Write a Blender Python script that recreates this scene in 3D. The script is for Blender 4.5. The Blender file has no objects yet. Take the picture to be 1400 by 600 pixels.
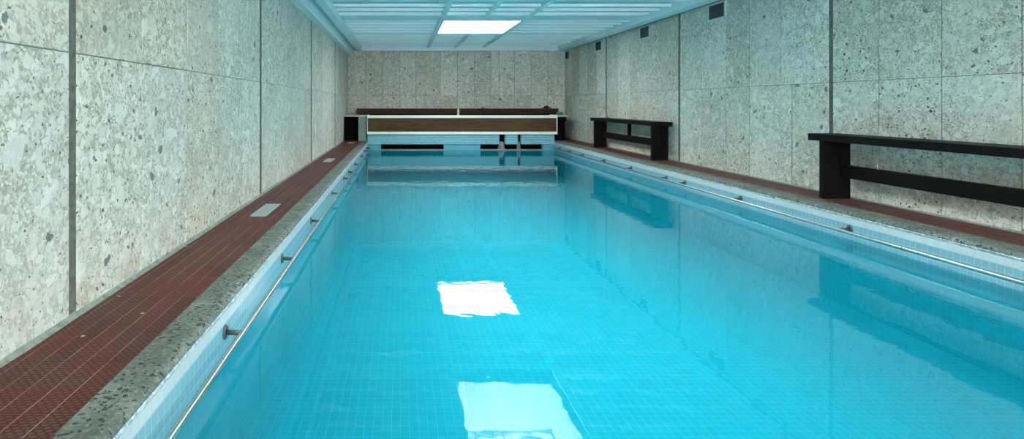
import bpy, bmesh, math, random
from mathutils import Vector, Matrix, noise as mnoise
random.seed(7)
S = bpy.context.scene
C = S.collection

# ---------------------------------------------------------------- units
U = 0.018            # metres per unit of the room survey
EYE = 46.8           # eye height above the deck, in those units
def X(a): return a*U
def Y(a): return a*U
def Z(h): return (EYE-h)*U      # h = distance below the eye
# ---------------------------------------------------------------- camera
cam = bpy.data.objects.new('camera', bpy.data.cameras.new('camera'))
C.objects.link(cam); S.camera = cam
cam.location = (0, 0, EYE*U); cam.rotation_euler = (math.radians(90), 0, 0)
cam.data.sensor_width = 36; cam.data.lens = 36*800/1400
cam.data.shift_x = (700-548)/1400; cam.data.shift_y = -(300-142)/1400
cam.data.clip_start = .02; cam.data.clip_end = 200
# ---------------------------------------------------------------- world, exposure
w = bpy.data.worlds.new('world'); S.world = w; w.use_nodes = True
w.node_tree.nodes['Background'].inputs[0].default_value = (.93, .97, 1, 1)
w.node_tree.nodes['Background'].inputs[1].default_value = 15.0
S.view_settings.view_transform = 'Standard'; S.view_settings.look = 'None'
S.view_settings.gamma = 1; S.view_settings.use_curve_mapping = False
S.view_settings.exposure = 0.9
LIGHT_NEAR = 14.0     # skylight lids
LIGHT_FAR = 8.0       # flat diffuser

# ---------------------------------------------------------------- materials
class NT:
    def __init__(s, name):
        s.m = bpy.data.materials.new(name); s.m.use_nodes = True
        s.t = s.m.node_tree; s.n = s.t.nodes; s.l = s.t.links
        s.b = s.n['Principled BSDF']; s.out = s.n['Material Output']
    def new(s, kind, **kw):
        n = s.n.new(kind)
        for k, v in kw.items():
            if k.startswith('i_'):
                key = k[2:]
                key = int(key) if key.isdigit() else key.replace('_', ' ')
                s.set(n.inputs[key], v)
            else: setattr(n, k, v)
        return n
    def set(s, sock, v):
        if isinstance(v, bpy.types.NodeSocket): s.l.new(v, sock)
        else:
            if isinstance(v, tuple) and len(v) == 3 and sock.type == 'RGBA': v = (*v, 1)
            sock.default_value = v
    def math(s, op, a, b=0, c=0, clamp=False):
        n = s.n.new('ShaderNodeMath'); n.operation = op; n.use_clamp = clamp
        s.set(n.inputs[0], a); s.set(n.inputs[1], b); s.set(n.inputs[2], c)
        return n.outputs[0]
    def mix(s, f, a, b, blend='MIX'):
        n = s.n.new('ShaderNodeMix'); n.data_type = 'RGBA'; n.blend_type = blend
        s.set(n.inputs[0], f); s.set(n.inputs[6], a); s.set(n.inputs[7], b)
        return n.outputs[2]
    def ramp(s, f, lo, hi):
        n = s.n.new('ShaderNodeMapRange'); n.clamp = True
        s.set(n.inputs[0], f); n.inputs[1].default_value = lo; n.inputs[2].default_value = hi
        return n.outputs[0]
    def noise(s, vec, scale, detail=3, rough=.5):
        n = s.n.new('ShaderNodeTexNoise'); s.set(n.inputs['Vector'], vec)
        n.inputs['Scale'].default_value = scale; n.inputs['Detail'].default_value = detail
        n.inputs['Roughness'].default_value = rough
        return n
    def vor(s, vec, scale, feature='F1', rnd=1):
        n = s.n.new('ShaderNodeTexVoronoi'); n.feature = feature; s.set(n.inputs['Vector'], vec)
        n.inputs['Scale'].default_value = scale; n.inputs['Randomness'].default_value = rnd
        return n
    def obj(s): return s.n.new('ShaderNodeTexCoord').outputs['Object']
    def uv(s): return s.n.new('ShaderNodeTexCoord').outputs['UV']
    def xyz(s, v):
        n = s.n.new('ShaderNodeSeparateXYZ'); s.set(n.inputs[0], v); return n.outputs
    def bump(s, h, dist, strength=1):
        n = s.n.new('ShaderNodeBump'); s.set(n.inputs['Height'], h)
        n.inputs['Distance'].default_value = dist; n.inputs['Strength'].default_value = strength
        s.l.new(n.outputs[0], s.b.inputs['Normal']); return n
    def col(s, v): s.set(s.b.inputs['Base Color'], v)
    def rough(s, v): s.set(s.b.inputs['Roughness'], v)

def plain(name, color, rough=.6, metal=0, var=.12, scale=18, bump=.0006, spec=.5):
    t = NT(name); o = t.obj(); t.b.inputs['Specular IOR Level'].default_value = spec
    n = t.noise(o, scale, 4)
    d = tuple(c*(1-var) for c in color); e = tuple(min(1, c*(1+var)) for c in color)
    t.col(t.mix(t.ramp(n.outputs[0], .3, .7), (*d, 1), (*e, 1)))
    t.rough(rough); t.b.inputs['Metallic'].default_value = metal
    t.bump(t.noise(o, scale*4, 3).outputs[0], bump)
    return t.m

def stone_mat():
    t = NT('conglomerate_stone')
    o = t.obj()
    seed = t.new('ShaderNodeAttribute', attribute_name='seed').outputs['Fac']
    off = t.new('ShaderNodeCombineXYZ', i_0=t.math('MULTIPLY', seed, 37), i_1=t.math('MULTIPLY', seed, 91), i_2=t.math('MULTIPLY', seed, 53)).outputs[0]
    add = t.new('ShaderNodeVectorMath', operation='ADD'); t.set(add.inputs[0], o); t.set(add.inputs[1], off)
    p0 = add.outputs[0]
    # strongly warped coordinates make the fragments irregular
    def warp(src, scale, amt, det=4):
        wn = t.noise(src, scale, det, .6)
        sb = t.new('ShaderNodeVectorMath', operation='SUBTRACT'); t.set(sb.inputs[0], wn.outputs['Color']); sb.inputs[1].default_value = (.5, .5, .5)
        ws = t.new('ShaderNodeVectorMath', operation='SCALE'); t.set(ws.inputs[0], sb.outputs[0]); ws.inputs['Scale'].default_value = amt
        wa = t.new('ShaderNodeVectorMath', operation='ADD'); t.set(wa.inputs[0], src); t.set(wa.inputs[1], ws.outputs[0])
        return wa.outputs[0]
    p = warp(p0, 13, .09); pf = warp(p0, 40, .025, 2)
    coarse = t.ramp(t.math('FRACT', t.math('MULTIPLY', seed, 7.31)), .3, .8)
    z = t.xyz(o)[2]
    g = t.vor(pf, 75); gc = t.xyz(g.outputs['Color'])[0]
    ge = t.vor(pf, 75, 'DISTANCE_TO_EDGE').outputs['Distance']
    base = t.mix(gc, (.37, .37, .31), (.76, .77, .70))
    dirt = t.ramp(t.noise(p0, 3.0, 5, .65).outputs[0], .42, .68)
    base = t.mix(t.math('MULTIPLY', t.math('SUBTRACT', 1, t.ramp(ge, 0, .10)), t.math('MULTIPLY_ADD', dirt, .65, .2)), base, (.25, .22, .15))
    # medium pale fragments
    m = t.vor(p, 24); mc = t.xyz(m.outputs['Color'])
    me = t.vor(p, 24, 'DISTANCE_TO_EDGE').outputs['Distance']
    fm = t.math('MULTIPLY', t.ramp(me, .04, .09), t.math('GREATER_THAN', mc[0], t.math('SUBTRACT', .62, t.math('MULTIPLY', coarse, .25))))
    base = t.mix(t.math('MULTIPLY', fm, .8), base, t.mix(mc[1], (.62, .64, .58), (.84, .85, .79)))
    # large pale fragments
    b = t.vor(p, 9.5); bc = t.xyz(b.outputs['Color'])
    be = t.vor(p, 9.5, 'DISTANCE_TO_EDGE').outputs['Distance']
    bm = t.math('MULTIPLY', t.ramp(be, .12, .17), t.math('GREATER_THAN', bc[0], .86))
    base = t.mix(t.math('MULTIPLY', bm, .8), base, t.mix(bc[1], (.68, .71, .68), (.82, .84, .80)))
    # worn smooth patches
    worn = t.ramp(t.noise(p0, 1.4, 4).outputs[0], .42, .7)
    base = t.mix(t.math('MULTIPLY', worn, .45), base, (.73, .74, .68))
    # coloured pebbles of several sizes
    pl = t.vor(p, 15); sc = t.xyz(pl.outputs['Color'])
    sm = t.math('MULTIPLY', t.math('LESS_THAN', pl.outputs['Distance'], t.math('MULTIPLY_ADD', sc[2], .28, .15)), t.math('GREATER_THAN', sc[0], .935))
    pc = t.mix(t.math('GREATER_THAN', sc[1], .45), (.10, .13, .13), (.19, .13, .06))
    pc = t.mix(t.math('GREATER_THAN', sc[1], .7), pc, (.34, .42, .44))
    base = t.mix(t.math('MULTIPLY', sm, .85), base, pc)
    # dark chips, in drifts
    drift = t.ramp(t.noise(p0, 1.9, 4, .6).outputs[0], .40, .66)
    km = 0
    for scl, th, gain in ((38, .95, .07), (80, .94, .17)):
        k = t.vor(pf, scl); kc = t.xyz(k.outputs['Color'])
        q = t.math('MULTIPLY', t.math('LESS_THAN', k.outputs['Distance'], t.math('MULTIPLY_ADD', kc[1], .30, .15)),
                   t.math('GREATER_THAN', kc[0], t.math('SUBTRACT', th, t.math('MULTIPLY', drift, gain))))
        base = t.mix(t.math('MULTIPLY', q, .9), base, t.mix(kc[2], (.03, .032, .028), (.16, .12, .07)))
        km = t.math('MAXIMUM', q, km)
    # rusty and dirty patches, strongest low on the wall
    low = t.math('SUBTRACT', 1, t.ramp(z, -.05, .9))
    rn = t.ramp(t.noise(o, 2.6, 5, .65).outputs[0], .52, .72)
    base = t.mix(t.math('MULTIPLY', t.math('MULTIPLY_ADD', low, .75, .12), rn), base, t.mix(gc, (.30, .22, .15), (.52, .42, .33)))
    tan = t.ramp(t.math('FRACT', t.math('MULTIPLY', seed, 17.3)), .55, 1.0)
    base = t.mix(t.math('MULTIPLY', tan, .55), base, t.mix(1, base, (.86, .78, .66), 'MULTIPLY'))
    tone = t.math('MULTIPLY_ADD', t.math('FRACT', t.math('MULTIPLY', seed, 3.7)), .16, .94)
    mul = t.new('ShaderNodeVectorMath', operation='SCALE'); t.set(mul.inputs[0], t.mix(1, base, (1.0, 1.0, .965), 'MULTIPLY')); t.set(mul.inputs['Scale'], tone)
    t.col(mul.outputs[0]); t.rough(.72)
    hgt = t.math('SUBTRACT', t.math('ADD', t.math('MULTIPLY', fm, .3), t.ramp(ge, 0, .2)), t.math('MULTIPLY', km, 2))
    t.bump(hgt, .0015)
    return t.m

def tile_mat(name, cols, size=.045, grout=(.60, .72, .74), gw=.035, var=.10, rough=.25, row_z=None):
    """square tiles in UV metres"""
    t = NT(name); uv = t.xyz(t.uv())
    a = t.math('DIVIDE', uv[0], size); b = t.math('DIVIDE', uv[1], size)
    fa = t.math('ABSOLUTE', t.math('SUBTRACT', t.math('FRACT', a), .5)); fb = t.math('ABSOLUTE', t.math('SUBTRACT', t.math('FRACT', b), .5))
    line = t.ramp(t.math('MAXIMUM', fa, fb), .5-gw-.02, .5-gw+.01)
    wn = t.new('ShaderNodeTexWhiteNoise', noise_dimensions='2D')
    cv = t.new('ShaderNodeCombineXYZ', i_0=t.math('FLOOR', a), i_1=t.math('FLOOR', b)).outputs[0]
    t.set(wn.inputs['Vector'], cv)
    r = t.math('MULTIPLY_ADD', wn.outputs['Value'], var*2, 1-var)
    c = t.mix(0, cols, cols)
    if row_z is not None:
        z = t.xyz(t.obj())[2]
        c = t.mix(t.math('GREATER_THAN', z, row_z[0]), cols, row_z[1])
        if len(row_z) > 2:
            c = t.mix(t.math('LESS_THAN', z, row_z[2]), c, row_z[3])
    sc = t.new('ShaderNodeVectorMath', operation='SCALE'); t.set(sc.inputs[0], c); t.set(sc.inputs['Scale'], r)
    if row_z is not None: grout = t.mix(t.math('LESS_THAN', z, row_z[2]), grout, (.15, .48, .55))
    t.col(t.mix(line, sc.outputs[0], grout)); t.rough(rough)
    t.bump(t.math('SUBTRACT', 1, line), .0008)
    return t.m

def red_tile_mat():
    t = NT('red_deck_tile'); o = t.obj(); p = t.xyz(o)
    rw, rl = 4.05*U, 17.7*U
    a = t.math('DIVIDE', t.math('SUBTRACT', p[0], -49*U), rw); b = t.math('DIVIDE', p[1], rl)
    row = t.math('FLOOR', a)
    fa = t.math('ABSOLUTE', t.math('SUBTRACT', t.math('FRACT', a), .5))
    fb = t.math('ABSOLUTE', t.math('SUBTRACT', t.math('FRACT', b), .5))
    la = t.ramp(fa, .478, .49); lb = t.ramp(fb, .490, .497)
    wn = t.new('ShaderNodeTexWhiteNoise', noise_dimensions='2D')
    t.set(wn.inputs['Vector'], t.new('ShaderNodeCombineXYZ', i_0=row, i_1=t.math('FLOOR', b)).outputs[0])
    # raised lozenge studs in staggered rows
    st = 1.2*U
    sa = t.math('DIVIDE', p[0], st*1.25); sb = t.math('DIVIDE', p[1], st*.62)
    rowb = t.math('MULTIPLY', t.math('FRACT', t.math('MULTIPLY', t.math('FLOOR', sb), .5)), 1.0)
    da = t.math('SUBTRACT', t.math('FRACT', t.math('ADD', sa, rowb)), .5)
    db = t.math('SUBTRACT', t.math('FRACT', sb), .5)
    d = t.math('SQRT', t.math('ADD', t.math('POWER', t.math('MULTIPLY', da, 1.0), 2), t.math('POWER', t.math('MULTIPLY', db, .85), 2)))
    stud = t.math('SUBTRACT', 1, t.ramp(d, .24, .40))
    n = t.noise(o, 3.5, 5, .65).outputs[0]
    base = t.mix(wn.outputs['Value'], (.085, .017, .012), (.155, .030, .021))
    base = t.mix(t.math('MULTIPLY', t.ramp(n, .45, .75), .45), base, (.10, .04, .03))
    base = t.mix(t.math('MULTIPLY', stud, t.math('MULTIPLY_ADD', t.ramp(n, .35, .65), .40, .15)), base, (.20, .10, .08))
    base = t.mix(t.math('MULTIPLY', t.math('SUBTRACT', 1, stud), .35), base, (.03, .009, .007))
    gn = t.ramp(t.noise(o, 2.0, 3).outputs[0], .38, .55)
    base = t.mix(t.math('MULTIPLY', la, t.math('MULTIPLY_ADD', gn, .75, .1)), base, (.50, .38, .34))
    base = t.mix(t.math('MULTIPLY', lb, .8), base, (.04, .02, .018))
    # pale limescale flecks
    sp = t.vor(o, 26); spc = t.xyz(sp.outputs['Color'])[0]
    spn = t.math('MULTIPLY', t.math('GREATER_THAN', spc, .93), t.math('LESS_THAN', sp.outputs['Distance'], .22))
    spn = t.math('MULTIPLY', spn, t.ramp(t.noise(o, 1.1, 2).outputs[0], .52, .6))
    base = t.mix(spn, base, (.55, .48, .44))
    t.col(base); t.rough(.5); t.b.inputs['Specular IOR Level'].default_value = .15
    t.bump(t.math('SUBTRACT', stud, t.math('MULTIPLY', t.math('MAXIMUM', la, lb), .8)), .0012)
    return t.m

def coping_mat():
    t = NT('pitted_coping_stone'); o = t.obj()
    n = t.noise(o, 5, 6, .7).outputs[0]
    base = t.mix(t.ramp(n, .35, .68), (.075, .088, .070), (.20, .22, .18))
    g = t.noise(o, 70, 3, .6).outputs[0]
    base = t.mix(t.math('MULTIPLY', t.ramp(g, .5, .72), .5), base, (.38, .40, .36))
    wn = t.noise(o, 20, 2); ws = t.new('ShaderNodeVectorMath', operation='SCALE'); t.set(ws.inputs[0], wn.outputs['Color']); ws.inputs['Scale'].default_value = .05
    wa = t.new('ShaderNodeVectorMath', operation='ADD'); t.set(wa.inputs[0], o); t.set(wa.inputs[1], ws.outputs[0])
    v = t.vor(wa.outputs[0], 70); vc = t.xyz(v.outputs['Color'])
    pit = t.math('MULTIPLY', t.math('LESS_THAN', v.outputs['Distance'], t.math('MULTIPLY', vc[1], .72)), t.math('GREATER_THAN', vc[0], t.math('SUBTRACT', .85, t.math('MULTIPLY', t.ramp(n, .4, .6), .5))))
    v2 = t.vor(wa.outputs[0], 34); vc2 = t.xyz(v2.outputs['Color'])
    pit2 = t.math('MULTIPLY', t.math('LESS_THAN', v2.outputs['Distance'], .20), t.math('GREATER_THAN', vc2[0], .9))
    pp = t.math('MAXIMUM', pit, pit2)
    base = t.mix(t.math('MULTIPLY', pp, .95), base, (.015, .035, .03))
    # cross joints between the coping stones
    y = t.xyz(o)[1]
    fj = t.math('ABSOLUTE', t.math('SUBTRACT', t.math('FRACT', t.math('DIVIDE', y, 1.23)), .5))
    jt = t.ramp(fj, .4965, .4985)
    base = t.mix(t.math('MULTIPLY', jt, .7), base, (.42, .45, .42))
    t.col(base); t.rough(.8)
    t.bump(t.math('SUBTRACT', t.math('MULTIPLY', g, .6), t.math('MULTIPLY', pp, 2)), .003)
    return t.m

def mortar_mat():
    t = NT('scaly_mortar'); o = t.obj()
    n = t.noise(o, 45, 5, .7).outputs[0]
    m = t.noise(o, 12, 4, .6).outputs[0]
    c = t.mix(t.ramp(n, .42, .62), (.22, .33, .36), (.62, .72, .74))
    c = t.mix(t.math('MULTIPLY', t.ramp(m, .6, .7), .9), c, (.07, .08, .07))
    t.col(c); t.rough(.7); t.bump(n, .004)
    return t.m

def water_mat():
    t = NT('pool_water'); t.n.remove(t.b)
    o = t.obj()
    mp = t.new('ShaderNodeMapping'); t.set(mp.inputs['Vector'], o); mp.inputs['Scale'].default_value = (1, 1, 1)
    n1 = t.noise(mp.outputs[0], 4.5, 1.5, .5); n2 = t.noise(mp.outputs[0], 15, 1, .5)
    h = t.math('MULTIPLY_ADD', n2.outputs[0], .30, n1.outputs[0])
    far = t.ramp(t.xyz(o)[1], 7.0, 12.5)
    b = t.new('ShaderNodeBump'); t.set(b.inputs['Height'], h); b.inputs['Strength'].default_value = 1
    t.set(b.inputs['Distance'], t.math('MULTIPLY_ADD', far, .0022, .00085))
    fr = t.new('ShaderNodeFresnel'); fr.inputs['IOR'].default_value = 1.333; t.set(fr.inputs['Normal'], b.outputs[0])
    tr = t.new('ShaderNodeBsdfTransparent'); tr.inputs[0].default_value = WATER_TINT
    gl = t.new('ShaderNodeBsdfGlossy'); gl.inputs['Roughness'].default_value = 0; t.set(gl.inputs['Normal'], b.outputs[0])
    gl.inputs['Color'].default_value = (1, 1, 1, 1)
    mx = t.new('ShaderNodeMixShader'); t.set(mx.inputs[0], t.math('MULTIPLY', fr.outputs[0], .72)); t.l.new(tr.outputs[0], mx.inputs[1]); t.l.new(gl.outputs[0], mx.inputs[2])
    t.l.new(mx.outputs[0], t.out.inputs['Surface'])
    return t.m
WATER_TINT = (.25, .91, .95, 1)

def wood_mat(name, lo, hi, rough=.45, spec=.3):
    t = NT(name); o = t.obj()
    mp = t.new('ShaderNodeMapping'); t.set(mp.inputs['Vector'], o); mp.inputs['Scale'].default_value = (1, 1, 14)
    n = t.noise(mp.outputs[0], 3, 6, .65).outputs[0]
    c = t.mix(t.ramp(n, .32, .7), lo, hi)
    n2 = t.noise(o, 1.2, 3).outputs[0]
    c = t.mix(t.math('MULTIPLY', t.ramp(n2, .45, .7), .5), c, hi)
    t.col(c); t.rough(rough); t.bump(n, .0006); t.b.inputs['Specular IOR Level'].default_value = spec
    return t.m

def glow(name, color, strength):
    t = NT(name); t.col((*color, 1)); t.set(t.b.inputs['Emission Color'], (*color, 1)); t.b.inputs['Emission Strength'].default_value = strength
    t.b.inputs['Roughness'].default_value = .4
    return t.m

def shaft_mat():
    t = NT('shaft_plaster'); o = t.obj()
    mp = t.new('ShaderNodeMapping'); t.set(mp.inputs['Vector'], o); mp.inputs['Scale'].default_value = (1, 1, .15)
    n = t.noise(mp.outputs[0], 11, 5, .75).outputs[0]
    c = t.mix(t.ramp(n, .3, .72), (.52, .62, .63), (.92, .93, .91))
    z = t.xyz(o)[2]
    c = t.mix(t.math('MULTIPLY', t.ramp(z, 2.45, 3.0), t.ramp(t.noise(o, 4, 3).outputs[0], .35, .65)), c, (.68, .70, .55))
    t.col(c); t.rough(.7); return t.m

M = dict(
    stone=stone_mat(),
    groove=plain('groove_concrete', (.125, .125, .105), .85, var=.35, scale=30, bump=.003),
    backing=plain('joint_mortar', (.22, .25, .22), .85),
    cove=plain('cove_mortar', (.23, .26, .22), .85, var=.3, scale=25, bump=.002),
    red=red_tile_mat(), coping=coping_mat(), mortar=mortar_mat(),
    basin=tile_mat('basin_tile', (.085, .36, .435), grout=(.26, .52, .58), gw=.02, var=.04, rough=.5),
    wall_tile=tile_mat('pool_wall_tile', (.20, .40, .47), grout=(.42, .56, .60), gw=.03, var=.03, row_z=(Z(51.8), (.50, .57, .57), Z(59.3), (.09, .42, .49))),
    ceil=plain('ceiling_paint', (.52, .77, .80), .6, var=.03, scale=4, bump=0, spec=.15),
    trimw=plain('ceiling_trim_paint', (.84, .97, .97), .6, var=.03, scale=5, bump=0, spec=.15),
    water=water_mat(),
    steel=plain('brushed_steel', (.60, .58, .52), .27, 1, var=.08, scale=60, bump=.0001),
    darkmetal=plain('dull_bracket_metal', (.10, .11, .11), .45, .7, var=.2),
    bench=wood_mat('black_stained_wood', (.004, .0035, .0035), (.010, .008, .007), .5, .06),
    brown=wood_mat('brown_boards', (.040, .021, .009), (.12, .066, .030), .5, .1),
    dbrown=wood_mat('dark_brown_boards', (.016, .007, .004), (.085, .034, .017), .5, .1),
    cream=plain('cream_paint', (.90, .89, .76), .5, var=.05),
    beam=plain('turquoise_painted_concrete', (.22, .50, .56), .7, var=.12, scale=22, bump=.004),
    grey=plain('grey_green_panel', (.19, .25, .22), .6, var=.1),
    slab=plain('pale_stone_slab', (.42, .43, .38), .7, var=.2),
    dark=plain('dark_board_void_shade', (.006, .005, .005), .9, var=.3, spec=.05),  # near-black: shade of the voids put into the colour; also the dark posts
    voidc=plain('pit_shade_concrete', (.008, .010, .010), .9, var=.4, spec=.05),  # concrete coloured near-black to paint the shade inside the pit
    pier=plain('grey_pier_concrete', (.28, .30, .28), .8, var=.25),
    grate=plain('pale_grate_plastic', (.34, .40, .37), .5, var=.1),
    ventframe=plain('vent_frame_metal', (.62, .72, .70), .5, .2, var=.08),
    ventdark=plain('vent_dark', (.010, .012, .013), .7),
    ventslat=plain('vent_slat_metal', (.05, .075, .075), .5, .3),
    blue=plain('blue_cloth', (.02, .26, .42), .6, var=.15),
    black=plain('black_cloth', (.010, .010, .012), .8),
    greystone=plain('grey_lump', (.12, .13, .12), .8),
    frame=plain('window_frame_paint', (.5, .5, .48), .5),
    shaft=shaft_mat(),
    glowfar=glow('flat_skylight_diffuser', (.97, .985, 1), LIGHT_FAR),
    glownear=glow('skylight_lid', (.95, .98, 1), LIGHT_NEAR),
)

# ---------------------------------------------------------------- mesh helpers
class MB:
    def __init__(s):
        s.bm = bmesh.new(); s.uv = s.bm.loops.layers.uv.new('UVMap'); s.seed = s.bm.faces.layers.float.new('seed')
    def box(s, x0, x1, y0, y1, z0, z1, bev=0, seed=0.0, seg=1):
        """world metres"""
        r = bmesh.ops.create_cube(s.bm, size=1)
        vs = r['verts']
        cx, cy, cz = (x0+x1)/2, (y0+y1)/2, (z0+z1)/2
        for v in vs: v.co = Vector((cx+v.co.x*(x1-x0), cy+v.co.y*(y1-y0), cz+v.co.z*(z1-z0)))
        fs = {f for v in vs for f in v.link_faces}
        for f in fs: f[s.seed] = seed
        if bev:
            es = list({e for v in vs for e in v.link_edges})
            bmesh.ops.bevel(s.bm, geom=es, offset=bev, segments=seg, affect='EDGES', profile=.5)
        return vs
    def ub(s, a0, a1, z0, z1, h0, h1, bev=0, seed=0.0):
        """survey units: across, along, top and bottom below the eye"""
        return s.box(X(a0), X(a1), Y(z0), Y(z1), Z(h1), Z(h0), bev, seed)
    def cyl(s, p, q, r, r2=None, n=16):
        p = Vector(p); q = Vector(q); d = q-p
        m = Matrix.Translation((p+q)/2) @ d.to_track_quat('Z', 'Y').to_matrix().to_4x4()
        res = bmesh.ops.create_cone(s.bm, cap_ends=True, segments=n, radius1=r, radius2=r if r2 is None else r2, depth=d.length, matrix=m)
        for f in {f for v in res['verts'] for f in v.link_faces}:
            if len(f.verts) == 4: f.smooth = True
        return res['verts']
    def tube(s, pts, r, n=12):
        pts = [Vector(p) for p in pts]; rings = []
        for i, p in enumerate(pts):
            d = (pts[min(i+1, len(pts)-1)]-pts[max(i-1, 0)]).normalized()
            q = d.to_track_quat('Z', 'Y')
            rings.append([s.bm.verts.new(p+q @ Vector((r*math.cos(2*math.pi*k/n), r*math.sin(2*math.pi*k/n), 0))) for k in range(n)])
        for a, b in zip(rings, rings[1:]):
            for k in range(n):
                f = s.bm.faces.new((a[k], a[(k+1) % n], b[(k+1) % n], b[k])); f.smooth = True
        s.bm.faces.new(rings[0][::-1]); s.bm.faces.new(rings[-1])
    def blob(s, c, r, seed=0, amp=.15, fr=3, sub=3):
        res = bmesh.ops.create_icosphere(s.bm, subdivisions=sub, radius=1)
        for v in res['verts']:
            k = 1+amp*mnoise.noise(v.co*fr*.5+Vector((seed, seed, seed)))
            v.co = Vector((c[0]+v.co.x*r[0]*k, c[1]+v.co.y*r[1]*k, c[2]+v.co.z*r[2]*k))
        for f in {f for v in res['verts'] for f in v.link_faces}: f.smooth = True
    def build(s, name, mat, parent=None, kind=None, label=None, cat=None, group=None, origin=None):
        bm = s.bm
        bmesh.ops.recalc_face_normals(bm, faces=bm.faces)
        for f in bm.faces:
            n = f.normal; a = max(range(3), key=lambda i: abs(n[i]))
            i, j = {0: (1, 2), 1: (0, 2), 2: (0, 1)}[a]
            for l in f.loops: l[s.uv].uv = (l.vert.co[i], l.vert.co[j])
        me = bpy.data.meshes.new(name)
        if parent is not None: bm.transform(Matrix.Translation(-parent.location))
        elif origin is not None: bm.transform(Matrix.Translation(-Vector(origin)))
        bm.to_mesh(me); bm.free()
        me.materials.append(M[mat] if isinstance(mat, str) else mat)
        o = bpy.data.objects.new(name, me); C.objects.link(o)
        if parent is not None: o.parent = parent
        elif origin is not None: o.location = origin
        if kind: o['kind'] = kind
        if label: o['label'] = label
        if cat: o['category'] = cat
        if group: o['group'] = group
        return o
def thing(name, label, cat, loc, group=None):
    o = bpy.data.objects.new(name, None); C.objects.link(o); o.location = loc; o.empty_display_size = .1
    o['label'] = label; o['category'] = cat
    if group: o['group'] = group
    return o
def copy_tree(o, parent=None):
    c = o.copy(); C.objects.link(c)
    if parent: c.parent = parent
    for ch in [k for k in C.objects if k.parent == o]: copy_tree(ch, c)
    return c

# ================================================================ SETTING
LW, RW, FAR, BACK = -72.0, 224.5, 800.0, -160.0
PL, PR, PN, PF = -41.5, 193.5, 41.0, 736.0      # pool inner faces
DECK, WATER, PFLOOR, CEIL = 46.8, 58.5, 88.0, -72.0
JOINT = -11.2                                     # panel joint above the eye
G = .25                                           # half joint width

GW = {301: 2.3, 471: 3.2, 641: 3.2, 472: 1.7, 640: 2.0}
def gwid(g): return GW.get(g, 1.5)
def panel_wall(name, seams_up, seams_low, grooves, side):
    mb = MB()
    def cell(a, b, h0, h1):
        ca = cb = False
        for g in grooves:
            if abs(a-g) < .01: a += gwid(g); ca = True
            if abs(b-g) < .01: b -= gwid(g); cb = True
        a += 0 if ca else G
        b -= 0 if cb else G
        sd = random.random(); t = 1.6
        dev = random.uniform(0, .04)
        if side == 'left': mb.ub(LW-t, LW-dev, a, b, h0, h1, .0015, sd)
        if side == 'right': mb.ub(RW+dev, RW+t, a, b, h0, h1, .0015, sd)
        if side == 'far': mb.ub(a, b, FAR+dev, FAR+t, h0, h1, .0015, sd)
    for seams, h0, h1 in ((seams_up, -84, JOINT-.14), (seams_low, JOINT+.14, DECK+2)):
        for a, b in zip(seams, seams[1:]): cell(a, b, h0, h1)
    mb.build(name, 'stone', kind='structure')

lg = [-212, -42, 128.5, 301, 471, 641, 812]
rg = [-200, -32, 136, 305.5, 472, 640, 812]
def fill(gr, n=5):
    out = []
    for a, b in zip(gr, gr[1:]): out += [a+(b-a)*i/n for i in range(n)]
    out.append(gr[-1]); out = [v for v in out if v >= BACK-.1 and v <= FAR]
    return [BACK]+out+[FAR]
ls = fill(lg)
rs_low = [BACK, -32, 3, 38, 72, 104, 136, 180, 211.6, 243, 275, 305.5, 336, 377, 404, 437, 472, 505, 540, 573, 606, 640, 672, 704, 736, 768, 800]
rs_up = [BACK, -32, 3, 38, 72, 104, 136, 180, 211.6, 243, 275, 305.5, 346, 377, 404, 437, 472, 505, 540, 573, 606, 640, 672, 704, 736, 768, 800]
panel_wall('wall_left', ls, ls, lg, 'left')
panel_wall('wall_right', rs_up, rs_low, rg, 'right')
fs_up = [v-548 for v in (475.4, 499.7, 523, 546.6, 568.7, 602, 625.4, 648.3, 671, 682.6, 703.6, 726, 749, 772.5)]
fs_low = [v-548 for v in (475.4, 499.7, 523, 546.6, 568.7, 580, 602, 625.4, 648.3, 671, 703.6, 726, 749, 772.5)]
panel_wall('wall_far', fs_up, fs_low, [], 'far')
mb = MB(); mb.ub(LW-14, LW-.45, BACK-12, FAR+14, -88, 140); mb.build('trim_backing_left', 'backing', kind='structure')
mb = MB(); mb.ub(RW+.45, RW+14, BACK-12, FAR+14, -88, 140); mb.build('trim_backing_right', 'backing', kind='structure')
mb = MB(); mb.ub(LW-1.3, RW+1.3, FAR+.45, FAR+14, -88, 140); mb.build('trim_backing_far', 'backing', kind='structure')
# concrete lining of the vertical expansion grooves
mb = MB()
for g in lg:
    if BACK < g < FAR: mb.ub(LW-1.35, LW-.16, g-gwid(g), g+gwid(g), -78, DECK)
mb.build('trim_groove_left', 'groove', kind='structure')
mb = MB()
for g in rg:
    if BACK < g < FAR: mb.ub(RW+.16, RW+1.35, g-gwid(g), g+gwid(g), -78, DECK)
mb.build('trim_groove_right', 'groove', kind='structure')
# back wall (behind the viewer) with its large window opening
mb = MB()
mb.ub(LW-1.3, 45, BACK-10, BACK, -88, 50); mb.ub(215, RW+1.3, BACK-10, BACK, -88, 50)
mb.ub(45, 215, BACK-10, BACK, -88, -68); mb.ub(45, 215, BACK-10, BACK, 42, 50)
mb.build('wall_back', 'stone', kind='structure')
mb = MB()
for a in (45, 101, 157, 213): mb.ub(a, a+2, BACK-6, BACK-3, -68, 42)
mb.ub(45, 215, BACK-6, BACK-3, -68, -66); mb.ub(45, 215, BACK-6, BACK-3, 40, 42)
mb.build('window_1', 'frame', kind='structure')

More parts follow.
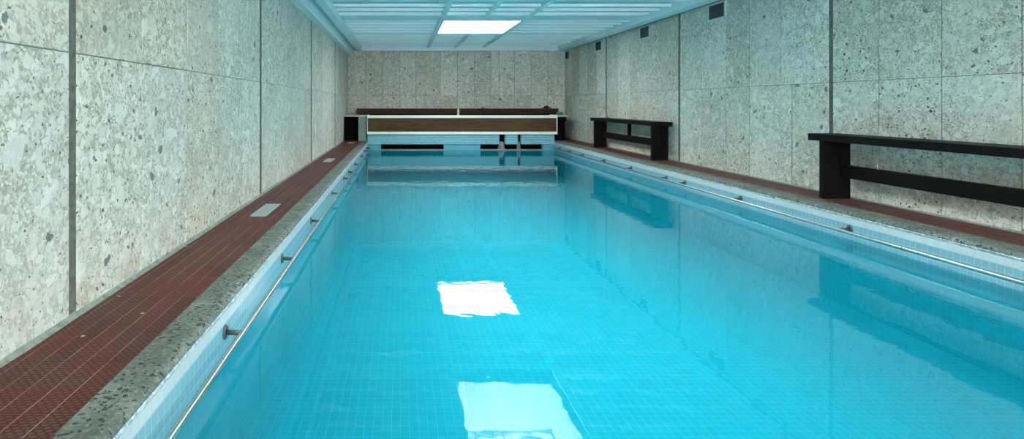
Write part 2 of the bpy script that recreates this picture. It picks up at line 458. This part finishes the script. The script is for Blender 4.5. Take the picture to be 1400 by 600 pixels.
# deck
mb = MB()
mb.ub(LW-1.6, -49, BACK, FAR+2, DECK, DECK+6); mb.ub(204.5, RW+1.6, BACK, FAR+2, DECK, DECK+6)
mb.ub(-49, 204.5, BACK, 33, DECK, DECK+6)
mb.ub(-49, 204.5, 776, FAR+2, DECK, DECK+6)
mb.build('floor', 'red', kind='structure')
# grey mortar fillet at the foot of the walls
mb = MB()
def fillet(mb, a0, a1, hgt, wall_left=True):
    n = 160; prev = None
    for i in range(n+1):
        zz = BACK+(FAR-BACK)*i/n
        k = 1+.35*mnoise.noise(Vector((zz*.11, 3.1 if wall_left else 8.7, 0)))+.2*mnoise.noise(Vector((zz*.5, 1, 0)))
        wv = (a1-a0)*k; hh = hgt*k
        v = [mb.bm.verts.new((X(a0), Y(zz), Z(DECK-hh))), mb.bm.verts.new((X(a0+wv*.45), Y(zz), Z(DECK-hh*.35))), mb.bm.verts.new((X(a0+wv), Y(zz), Z(DECK+.05)))]
        if prev:
            for q in range(2): mb.bm.faces.new((prev[q], prev[q+1], v[q+1], v[q]))
        prev = v
fillet(mb, LW-.2, LW+1.25, .9)
mb.build('baseboard_left', 'cove', kind='structure')
mb = MB(); fillet(mb, RW+.2, RW-.9, .8, False); mb.build('baseboard_right', 'cove', kind='structure')

# coping: slab with a worn, chipped inner edge, running around the pool
def coping(name, inner, outer):
    mb = MB(); sgn = 1 if inner > outer else -1
    n = 900; prev = None
    th = 1.8
    for i in range(n+1):
        zz = 33+(PF+6-33)*i/n
        k = mnoise.noise(Vector((zz*.35, outer, 0)))*.35+mnoise.noise(Vector((zz*1.3, outer, 5)))*.30
        k2 = max(0, mnoise.noise(Vector((zz*.9, outer, 11)))-.35)*1.4
        pr = [(outer, DECK+3), (outer, DECK-.05), (inner-sgn*(1.6+k2), DECK-.10+.1*k), (inner-sgn*(.55+k2-.3*k), DECK+.15), (inner+sgn*(.10+.25*k-k2), DECK+.75+.2*k), (inner+sgn*(.05+.2*k-k2*.5), DECK+1.35), (inner-sgn*.1, DECK+th), (inner-sgn*1.5, DECK+th)]
        v = [mb.bm.verts.new((X(a), Y(zz), Z(h))) for a, h in pr]
        if prev:
            for q in range(len(v)-1):
                f = mb.bm.faces.new((prev[q], prev[q+1], v[q+1], v[q])); f.smooth = q in (2, 3, 4, 5)
        prev = v
    return mb
mb = coping('a', PL, -49); mb.build('trim_1', 'coping', kind='structure')
mb = coping('b', PR, 204.5); mb.build('trim_2', 'coping', kind='structure')
mb = MB(); mb.ub(-49, 204.5, 33, 41, DECK-.05, DECK+2, .01); mb.build('trim_3', 'coping', kind='structure')
# scaly mortar bed between coping and tiles
for nm, inner, s in (('trim_4', PL, 1), ('trim_5', PR, -1)):
    mb = MB(); n = 500; prev = None
    for i in range(n+1):
        zz = 41+(PF-41)*i/n
        k = mnoise.noise(Vector((zz*.5, inner, 3)))*.3
        v = [mb.bm.verts.new((X(inner-s*.1), Y(zz), Z(DECK+1.3))), mb.bm.verts.new((X(inner+s*(.28+k)), Y(zz), Z(DECK+1.55+k*.6))), mb.bm.verts.new((X(inner+s*.12), Y(zz), Z(DECK+2.1+k))), mb.bm.verts.new((X(inner-s*.1), Y(zz), Z(DECK+2.3)))]
        if prev:
            for q in range(3): mb.bm.faces.new((prev[q], prev[q+1], v[q+1], v[q]))
        prev = v
    mb.build(nm, 'mortar', kind='structure')

# pool basin
def shift_uv(o): return o
mb = MB(); mb.ub(PL-8, PL, 33, 760, DECK+1.7, PFLOOR+6); mb.build('wall_pool_left', 'wall_tile', kind='structure')
mb = MB(); mb.ub(PR, PR+8, 33, 760, DECK+1.7, PFLOOR+6); mb.build('wall_pool_right', 'wall_tile', kind='structure')
mb = MB(); mb.ub(PL, PR, 33, PN, DECK+1.7, PFLOOR+6); mb.build('wall_pool_near', 'wall_tile', kind='structure')
mb = MB()
for a, b in ((PL, -25.3), (54.3, 100.3), (179.4, PR)): mb.ub(a, b, PF+3, PF+12, 44, 58.8)
mb.ub(PL, PR, PF+3, PF+12, 58.8, PFLOOR+6)
mb.build('wall_pool_far', 'basin', kind='structure')
mb = MB(); mb.ub(PL-8, PR+8, 33, 776, PFLOOR, PFLOOR+6); mb.build('floor_pool', 'basin', kind='structure')
# recess behind the two openings
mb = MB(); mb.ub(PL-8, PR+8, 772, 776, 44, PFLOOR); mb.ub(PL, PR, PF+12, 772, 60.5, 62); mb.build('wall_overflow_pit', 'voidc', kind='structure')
mb = MB()
for a, b in ((-25.3, 54.3), (100.3, 179.4)):
    n = 40; prev = None
    for i in range(n+1):
        aa = a+(b-a)*i/n; k = mnoise.noise(Vector((aa*.3, 0, 4)))*.4
        v = [mb.bm.verts.new((X(aa), Y(PF+2.2), Z(58.8))), mb.bm.verts.new((X(aa), Y(PF+2.2+k), Z(57.6+k*.6))), mb.bm.verts.new((X(aa), Y(PF+6+k), Z(57.3+k*.4))), mb.bm.verts.new((X(aa), Y(PF+7), Z(58.8)))]
        if prev:
            for q in range(3): mb.bm.faces.new((prev[q], prev[q+1], v[q+1], v[q]))
        prev = v
mb.build('trim_sill', 'pier', kind='structure')
# turquoise painted beam across the far end, cut by two slots
mb = MB()
for a, b in ((PL-.6, 124.2), (131.5, 147.7), (151.8, PR+.3)):
    mb.ub(a, b, PF+1.5, PF+9, 38.9, 50.6, .006)
    for hh in (41.5, 44.6, 47.8): mb.ub(a+.1, b-.1, PF+.9, PF+2, hh-1.1, hh+.9, .012)
    mb.ub(a, b, PF+.6, PF+3, 49.3, 50.9, .006)
mb.build('trim_beam', 'beam', kind='structure')

# water
mb = MB()
v = [mb.bm.verts.new((X(a), Y(b), Z(WATER))) for a, b in ((PL, PN), (PR, PN), (PR, 738.9), (PL, 738.9))]
mb.bm.faces.new(v)
mb.build('pool_water', 'water', kind='stuff', label='clear turquoise water filling the long tiled pool', cat='water')

# ---------------------------------------------------------------- ceiling
SKY = [(133, 233), (328, 427), (533, 630)]
SA, SB = 39.0, 110.0
mb = MB()
top, bot = -87, -78.4
mb.ub(LW-2, SA, BACK-10, FAR+2, top, bot); mb.ub(SB, RW+2, BACK-10, FAR+2, top, bot)
ed = [BACK-10]+[v for p in SKY for v in p]+[FAR+2]
for a, b in zip(ed[::2], ed[1::2]): mb.ub(SA, SB, a, b, top, bot)
mb.build('ceiling', 'ceil', kind='structure')
# cross battens, longitudinal bars and broad bands
mb = MB()
bands = []
for a, b in SKY: bands += [(a-27, a), (b, b+9)]
z = BACK
def in_band(z): return any(p-3 < z < q+3 for p, q in bands)
z = 500.0-20.8*31
while z < FAR-12:
    if z > BACK and not in_band(z):
        inside = any(a < z < b for a, b in SKY)
        segs = ((-54, SA-1), (SB+1, 212)) if inside else ((-54, 212),)
        for p, q in segs: mb.ub(p, q, z, z+1.5, -78.6, -76.3, .002)
    z += 20.8/1.0
for a, b in bands: mb.ub(-54, 212, a, b, -80.7, -76.3, .003)
mb.build('trim_batten', 'trimw', kind='structure')
mb = MB()
for c in (37, 74.5, 112):
    for a, b in zip(ed[::2], ed[1::2]):
        if c == 74.5 or True: mb.ub(c-2, c+2, a, b, -80.7, -75.9, .003)
    if c != 74.5:
        for a, b in SKY: mb.ub(c-2, c+2, a, b, -80.7, -75.9, .003)
mb.build('trim_bar', 'trimw', kind='structure')
mb = MB()
mb.ub(-60, -53, BACK, FAR-.5, -82, CEIL, .006); mb.ub(212, 221.5, BACK, FAR-.5, -82, CEIL, .006)
mb.ub(-53, 212, 791.5, FAR-.5, -82, CEIL, .006)
mb.build('trim_ceiling_frame', 'trimw', kind='structure')
mb = MB()
mb.ub(221.5, RW+.5, BACK, FAR-.5, -82, -72.4)
mb.build('trim_ceiling_edge', 'backing', kind='structure')
# boxed beam along the left wall
mb = MB(); mb.ub(LW-.5, -65.4, BACK, FAR-4, -82, -67, .010); mb.ub(-65.5, -64.6, BACK, FAR-4, -82, -74, .004)
mb.build('trim_box_beam', 'trimw', kind='structure')

# ================================================================ SKYLIGHTS
sky_labels = ['skylight overhead above the near water with deep white shaft',
              'deep-shafted skylight seen only mirrored at the bottom of the water', 'bright flat square skylight panel in the ceiling near the far end']
for i, (a, b) in enumerate(SKY):
    t = thing('skylight', sky_labels[i], 'skylight', (X(74.5), Y((a+b)/2), Z(-77)), 'ceiling skylights')
    if i == 2:
        mb = MB(); mb.ub(SA+.6, SB-.6, a+.6, b-.6, -82, -76.6); mb.build('diffuser', 'glowfar', t)
        mb = MB()
        for q in ((SA, SA+.6, a, b), (SB-.6, SB, a, b), (SA, SB, a, a+.6), (SA, SB, b-.6, b)): mb.ub(*q, -84, -75.6)
        mb.build('frame', 'grate', t)
    else:
        T = -77-56
        mb = MB()
        for q in ((SA-3, SA, a-3, b+3), (SB, SB+3, a-3, b+3), (SA, SB, a-3, a), (SA, SB, b, b+3)): mb.ub(*q, T, -76.5)
        mb.build('shaft', 'shaft', t)
        mb = MB(); mb.ub(SA, SB, a, b, T-2, T); mb.build('lid', 'glownear', t)
        mb = MB()
        for q in ((SA, SA+1.2, a, b), (SB-1.2, SB, a, b), (SA, SB, a, a+1.2), (SA, SB, b-1.2, b)): mb.ub(*q, -77-48.5, -77-46.5)
        mb.ub(74, 75.5, a, b, -77-48.5, -77-46.5)
        mb.build('frame', 'grate', t)

# ================================================================ HAND RAILS
def rail(name, label, wall, railx, zs, z_end, side):
    s = 1 if railx > wall else -1
    H = 54.2
    t = thing(name, label, 'handrail', (X(railx), Y(zs[0]), Z(H)), 'pool handrails')
    pts = [(X(railx), Y(60), Z(H))]+[(X(railx), Y(q), Z(H)) for q in range(70, int(z_end), 12)]+[(X(railx), Y(z_end), Z(H))]
    if side == 'left': pts += [(X(railx-s*.6), Y(z_end+3), Z(H)), (X(railx-s*2), Y(z_end+5), Z(H)), (X(wall), Y(z_end+5.5), Z(H))]
    else: pts += [(X(railx), Y(z_end+6), Z(H))]
    mb = MB(); mb.tube(pts, X(.75)); mb.build('bar', 'steel', t)
    first = None
    for zz in zs:
        hh = 53.2
        if first is None:
            mb = MB()
            p0 = (X(wall), Y(zz), Z(hh+.6)); p1 = (X(railx-s*.2), Y(zz), Z(hh+.8))
            mb.tube([p0, p1], X(.6), 10)
            br = mb.build('bracket', 'darkmetal', t)
            mb = MB(); mb.cyl((X(wall-s*.05), Y(zz), Z(hh+.6)), (X(wall+s*.45), Y(zz), Z(hh+.6)), X(1.75), X(1.6), 20)
            for k in range(3):
                an = k*2.094+.5
                mb.cyl((X(wall+s*.3), Y(zz)+X(1.15)*math.cos(an), Z(hh+.6)+X(1.15)*math.sin(an)), (X(wall+s*.6), Y(zz)+X(1.15)*math.cos(an), Z(hh+.6)+X(1.15)*math.sin(an)), X(.16), None, 8)
            fl = mb.build('flange', 'darkmetal', t)
            fl.parent = br
            first = (br, fl, zz)
        else:
            b2 = first[0].copy(); C.objects.link(b2); b2.parent = t; b2.location = (0, Y(zz-first[2]), 0)
            f2 = first[1].copy(); C.objects.link(f2); f2.parent = b2
    mb = MB()
    for zz in ([219] if side == 'right' else [330]): mb.cyl((X(railx), Y(zz)-.012, Z(H)), (X(railx), Y(zz)+.012, Z(H)), X(.86))
    mb.build('coupler', 'steel', t)
rail('pool_handrail', 'stainless steel rail on brackets along the left pool wall', PL, -37.4, [138, 204, 270, 353, 424, 463, 524, 604, 668, 714], 722, 'left')
rail('pool_handrail', 'stainless steel rail on brackets along the right pool wall', PR, 188.5, [171, 252, 333, 398, 426, 491, 555, 620, 667, 710], 724, 'right')

# ================================================================ DECK GRATES
for z0, z1, lab in ((243, 273, 'pale rectangular drain grate in red tiles, nearest of the three'), (470, 500, 'pale rectangular drain grate in red tiles, middle one of the three'), (694, 716, 'small drain grate in red tiles before the left grey counter')):
    t = thing('drain_grate', lab, 'drain', (X(-59.5), Y((z0+z1)/2), Z(DECK)), 'drain grates in the left deck')
    mb = MB()
    for q in ((-63, -62.4, z0, z1), (-56.6, -56, z0, z1), (-63, -56, z0, z0+.6), (-63, -56, z1-.6, z1)): mb.ub(*q, DECK-.22, DECK+.3)
    mb.build('frame', 'grate', t)
    mb = MB(); n = 9
    for k in range(n):
        a = -62.4+5.8*(k+.5)/n; mb.ub(a-.24, a+.24, z0+.5, z1-.5, DECK-.18, DECK+.2)
    for k in range(1, 4): mb.ub(-62.5, -56.5, z0+(z1-z0)*k/4-.3, z0+(z1-z0)*k/4+.3, DECK-.17, DECK+.2)
    mb.build('grid', 'grate', t)

# ================================================================ WALL VENTS
vl = ['framed square air vent on the right wall, nearest of the four', 'square air vent on the right wall, second nearest',
      'square air vent on the right wall, third nearest', 'dark air vent in the far right corner under the ceiling']
for (z0, z1), lab in zip(((404, 427), (527, 549.5), (653, 675), (778, 799.5)), vl):
    t = thing('wall_vent', lab, 'vent', (X(RW), Y((z0+z1)/2), Z(-60)), 'air vents on the right wall')
    mb = MB(); h0, h1 = -71.6, -59.8
    o_ = RW-.8
    for q in ((z0, z0+1.3, h0, h1), (z1-1.3, z1, h0, h1), (z0, z1, h0, h0+1), (z0, z1, h1-1.1, h1)): mb.ub(o_, RW+.3, *q, .002)
    mb.build('frame', 'ventframe', t)
    mb = MB(); mb.ub(RW-.15, RW+.2, z0+1, z1-1, h0+1, h1-1); mb.build('backing', 'ventdark', t)
    mb = MB()
    for k in range(9): hh = h0+1.4+(h1-h0-2.9)*(k+.5)/9; mb.ub(RW-.5, RW-.1, z0+1.2, z1-1.2, hh-.18, hh+.12)
    for k in range(1, 5): zz = z0+(z1-z0)*k/5; mb.ub(RW-.55, RW-.1, zz-.15, zz+.15, h0+1, h1-1)
    mb.build('grille', 'ventslat', t)

# ================================================================ BENCHES
def bench(label, z_far, length=161):
    t = thing('bench', label, 'bench', (X(215.5), Y(z_far-80), Z(DECK)), 'black benches against the right wall')
    z0, z1 = z_far-length, z_far
    mb = MB(); mb.ub(207.2, 222.5, z0, z1, 14.9, 18.3, .004); mb.build('seat', 'bench', t)
    for a in (z0+7.0, z1-9.0):
        mb = MB()
        mb.ub(208.7, 216.6, a, a+3, 18.3, DECK, .003); mb.ub(217.0, 222.2, a, a+3, 18.3, DECK, .003)
        mb.ub(216.4, 217.2, a+.3, a+2.7, 33, DECK)
        mb.build('leg', 'bench', t)
    mb = MB(); mb.ub(217.2, 219.8, z0+3.5, z1-5.5, 30.0, 36.2, .003); mb.build('stretcher', 'bench', t)
    mb = MB(); mb.ub(217.2, 219.8, (z0+z1)/2-1.6, (z0+z1)/2+1.6, 18.3, 30.0, .002); mb.build('post', 'bench', t)
    return t
bench('long black wooden bench at right edge, nearer of the two', 298, 222)
bench('black wooden bench farther back beside the far end of the pool', 640)
mb = MB(); mb.cyl((X(218.5), Y(268), Z(30.0)), (X(218.5), Y(268), Z(26.4)), X(.55), X(.45), 14)
mb.build('peg', 'slab', origin=(X(218.5), Y(268), Z(30)), label='small pale upright peg standing on the near bench stretcher', cat='peg')
mb = MB(); mb.blob((X(216), Y(611), Z(14.6)), (X(2.2), X(2.6), X(.6)), 3, .3); mb.build('flat_item', 'black', origin=(X(216), Y(611), Z(14.9)), label='small flat black item lying on the far bench seat', cat='item')  # unidentified small flat black object

# ================================================================ FAR END
# cover box
t = thing('pool_cover_box', 'long brown box with cream trim across the far pool end', 'cover box', (X(77), Y(745), Z(38.5)))
F = PF-1.0
mb = MB(); mb.ub(PL, 76.5, F+.6, F+3, 17.2, 35.2); mb.ub(76.7, 195.8, F+.6, F+3, 17.2, 35.2); mb.build('front_panel', 'brown', t)
mb = MB(); mb.ub(PL-.8, 196.5, F, F+3.4, 14.2, 17.7, .003); mb.build('top_rail', 'cream', t)
mb = MB(); mb.ub(PL-.8, 196.5, F, F+3.4, 34.9, 38.3, .003); mb.build('bottom_rail', 'cream', t)
for a, b in ((PL-.9, PL-.1), (195.7, 196.7)):
    mb = MB(); mb.ub(a, b, F-.05, 770, 14.1, 38.3, .002); mb.build('end_panel', 'cream', t)
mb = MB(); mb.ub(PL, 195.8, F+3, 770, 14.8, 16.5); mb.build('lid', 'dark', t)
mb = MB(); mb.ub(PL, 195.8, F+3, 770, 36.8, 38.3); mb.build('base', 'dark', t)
# raised rear boards
t = thing('rear_cabinet', 'raised dark brown boards with cream divider behind the cover box', 'cabinet', (X(77), Y(788), Z(DECK)))
mb = MB(); mb.ub(-59, 75.6, 783, 786, 6.8, 13.6, .003); mb.build('board', 'dbrown', t)
mb = MB(); mb.ub(78.2, 211, 783, 786, 6.8, 13.6, .003); mb.build('board', 'dbrown', t)
mb = MB(); mb.ub(75.6, 78.2, 782.3, 787, 6.6, 16, .002); mb.build('divider', 'cream', t)
mb = MB(); mb.ub(-59, 211, 783, 798, 6.2, 6.9, .002); mb.build('top', 'dbrown', t)
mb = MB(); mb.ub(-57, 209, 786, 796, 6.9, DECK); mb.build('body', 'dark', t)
# left counter
t = thing('side_counter', 'dark recessed counter with grey end panel left of the cover box', 'counter', (X(-60), Y(755), Z(DECK)))
mb = MB(); mb.ub(LW+.3, -43.2, 737, 782, 14.3, 16.2, .004); mb.build('slab', 'slab', t)
mb = MB(); mb.ub(-53.6, -43.3, 739, 742, 16.2, DECK, .003); mb.build('end_panel', 'grey', t)
mb = MB(); mb.ub(LW+.6, -53.6, 750, 754, 16.2, DECK); mb.ub(-54.6, -53.6, 739, 754, 16.2, DECK); mb.ub(LW+.3, LW+1.2, 739, 754, 16.2, DECK); mb.build('recess_shade_board', 'dark', t)  # near-black lining paints the shade of the recess under the slab
# right counter
t = thing('side_counter', 'narrow pale slab on dark support right of the cover box', 'counter', (X(205), Y(760), Z(DECK)))
mb = MB(); mb.ub(198.5, 212.5, 741, 780, 14.2, 16.6, .004); mb.build('slab', 'slab', t)
mb = MB(); mb.ub(199, 210.5, 744, 780, 16.6, 22, .004); mb.ub(199, 205, 748, 780, 22, DECK); mb.ub(199, 213, 760, 764, 22, DECK); mb.build('support', 'dark', t)
mb = MB(); mb.blob((X(204.8), Y(752), Z(12.1)), (X(4.7), X(5), X(2.2)), 1, .12); mb.build('bundle', 'blue', origin=(X(204.8), Y(752), Z(14.2)), label='small blue rounded bundle on the right pale slab', cat='bundle')
mb = MB(); mb.blob((X(196.5), Y(790), Z(5.3)), (X(7), X(4), X(.8)), 5, .05); mb.blob((X(196.5), Y(790), Z(4.2)), (X(3.4), X(3), X(2.0)), 7, .2)
mb.build('bundle', 'black', origin=(X(196.5), Y(790), Z(6.2)), label='crumpled black bundle on the right end of rear boards', cat='bundle')
mb = MB(); mb.blob((X(111), Y(790), Z(5.4)), (X(2.6), X(2), X(1.1)), 9, .4); mb.build('wedge', 'greystone', origin=(X(111), Y(790), Z(6.2)), label='small grey lump on the rear boards right of the divider', cat='item')
# jacks standing in the slots
for a0, a1, lab in ((123.6, 131.8, 'wider dark post in the left slot of turquoise beam'), (147.3, 152.2, 'narrow dark post in the right slot of turquoise beam')):
    c = (a0+a1)/2; hw = (a1-a0)/2
    t = thing('support_post', lab, 'post', (X(c), Y(PF+7), Z(58)), 'posts under the cover box')
    mb = MB(); mb.ub(c-hw*.95, c+hw*.95, PF+10, PF+13, 38.3, 48.5, .003); mb.build('shaft', 'dark', t)
    mb = MB(); mb.cyl((X(c), Y(PF+8), Z(58.6)), (X(c), Y(PF+8), Z(48)), X(hw*1.3), X(hw*.6), 12); mb.build('foot', 'pier', t)
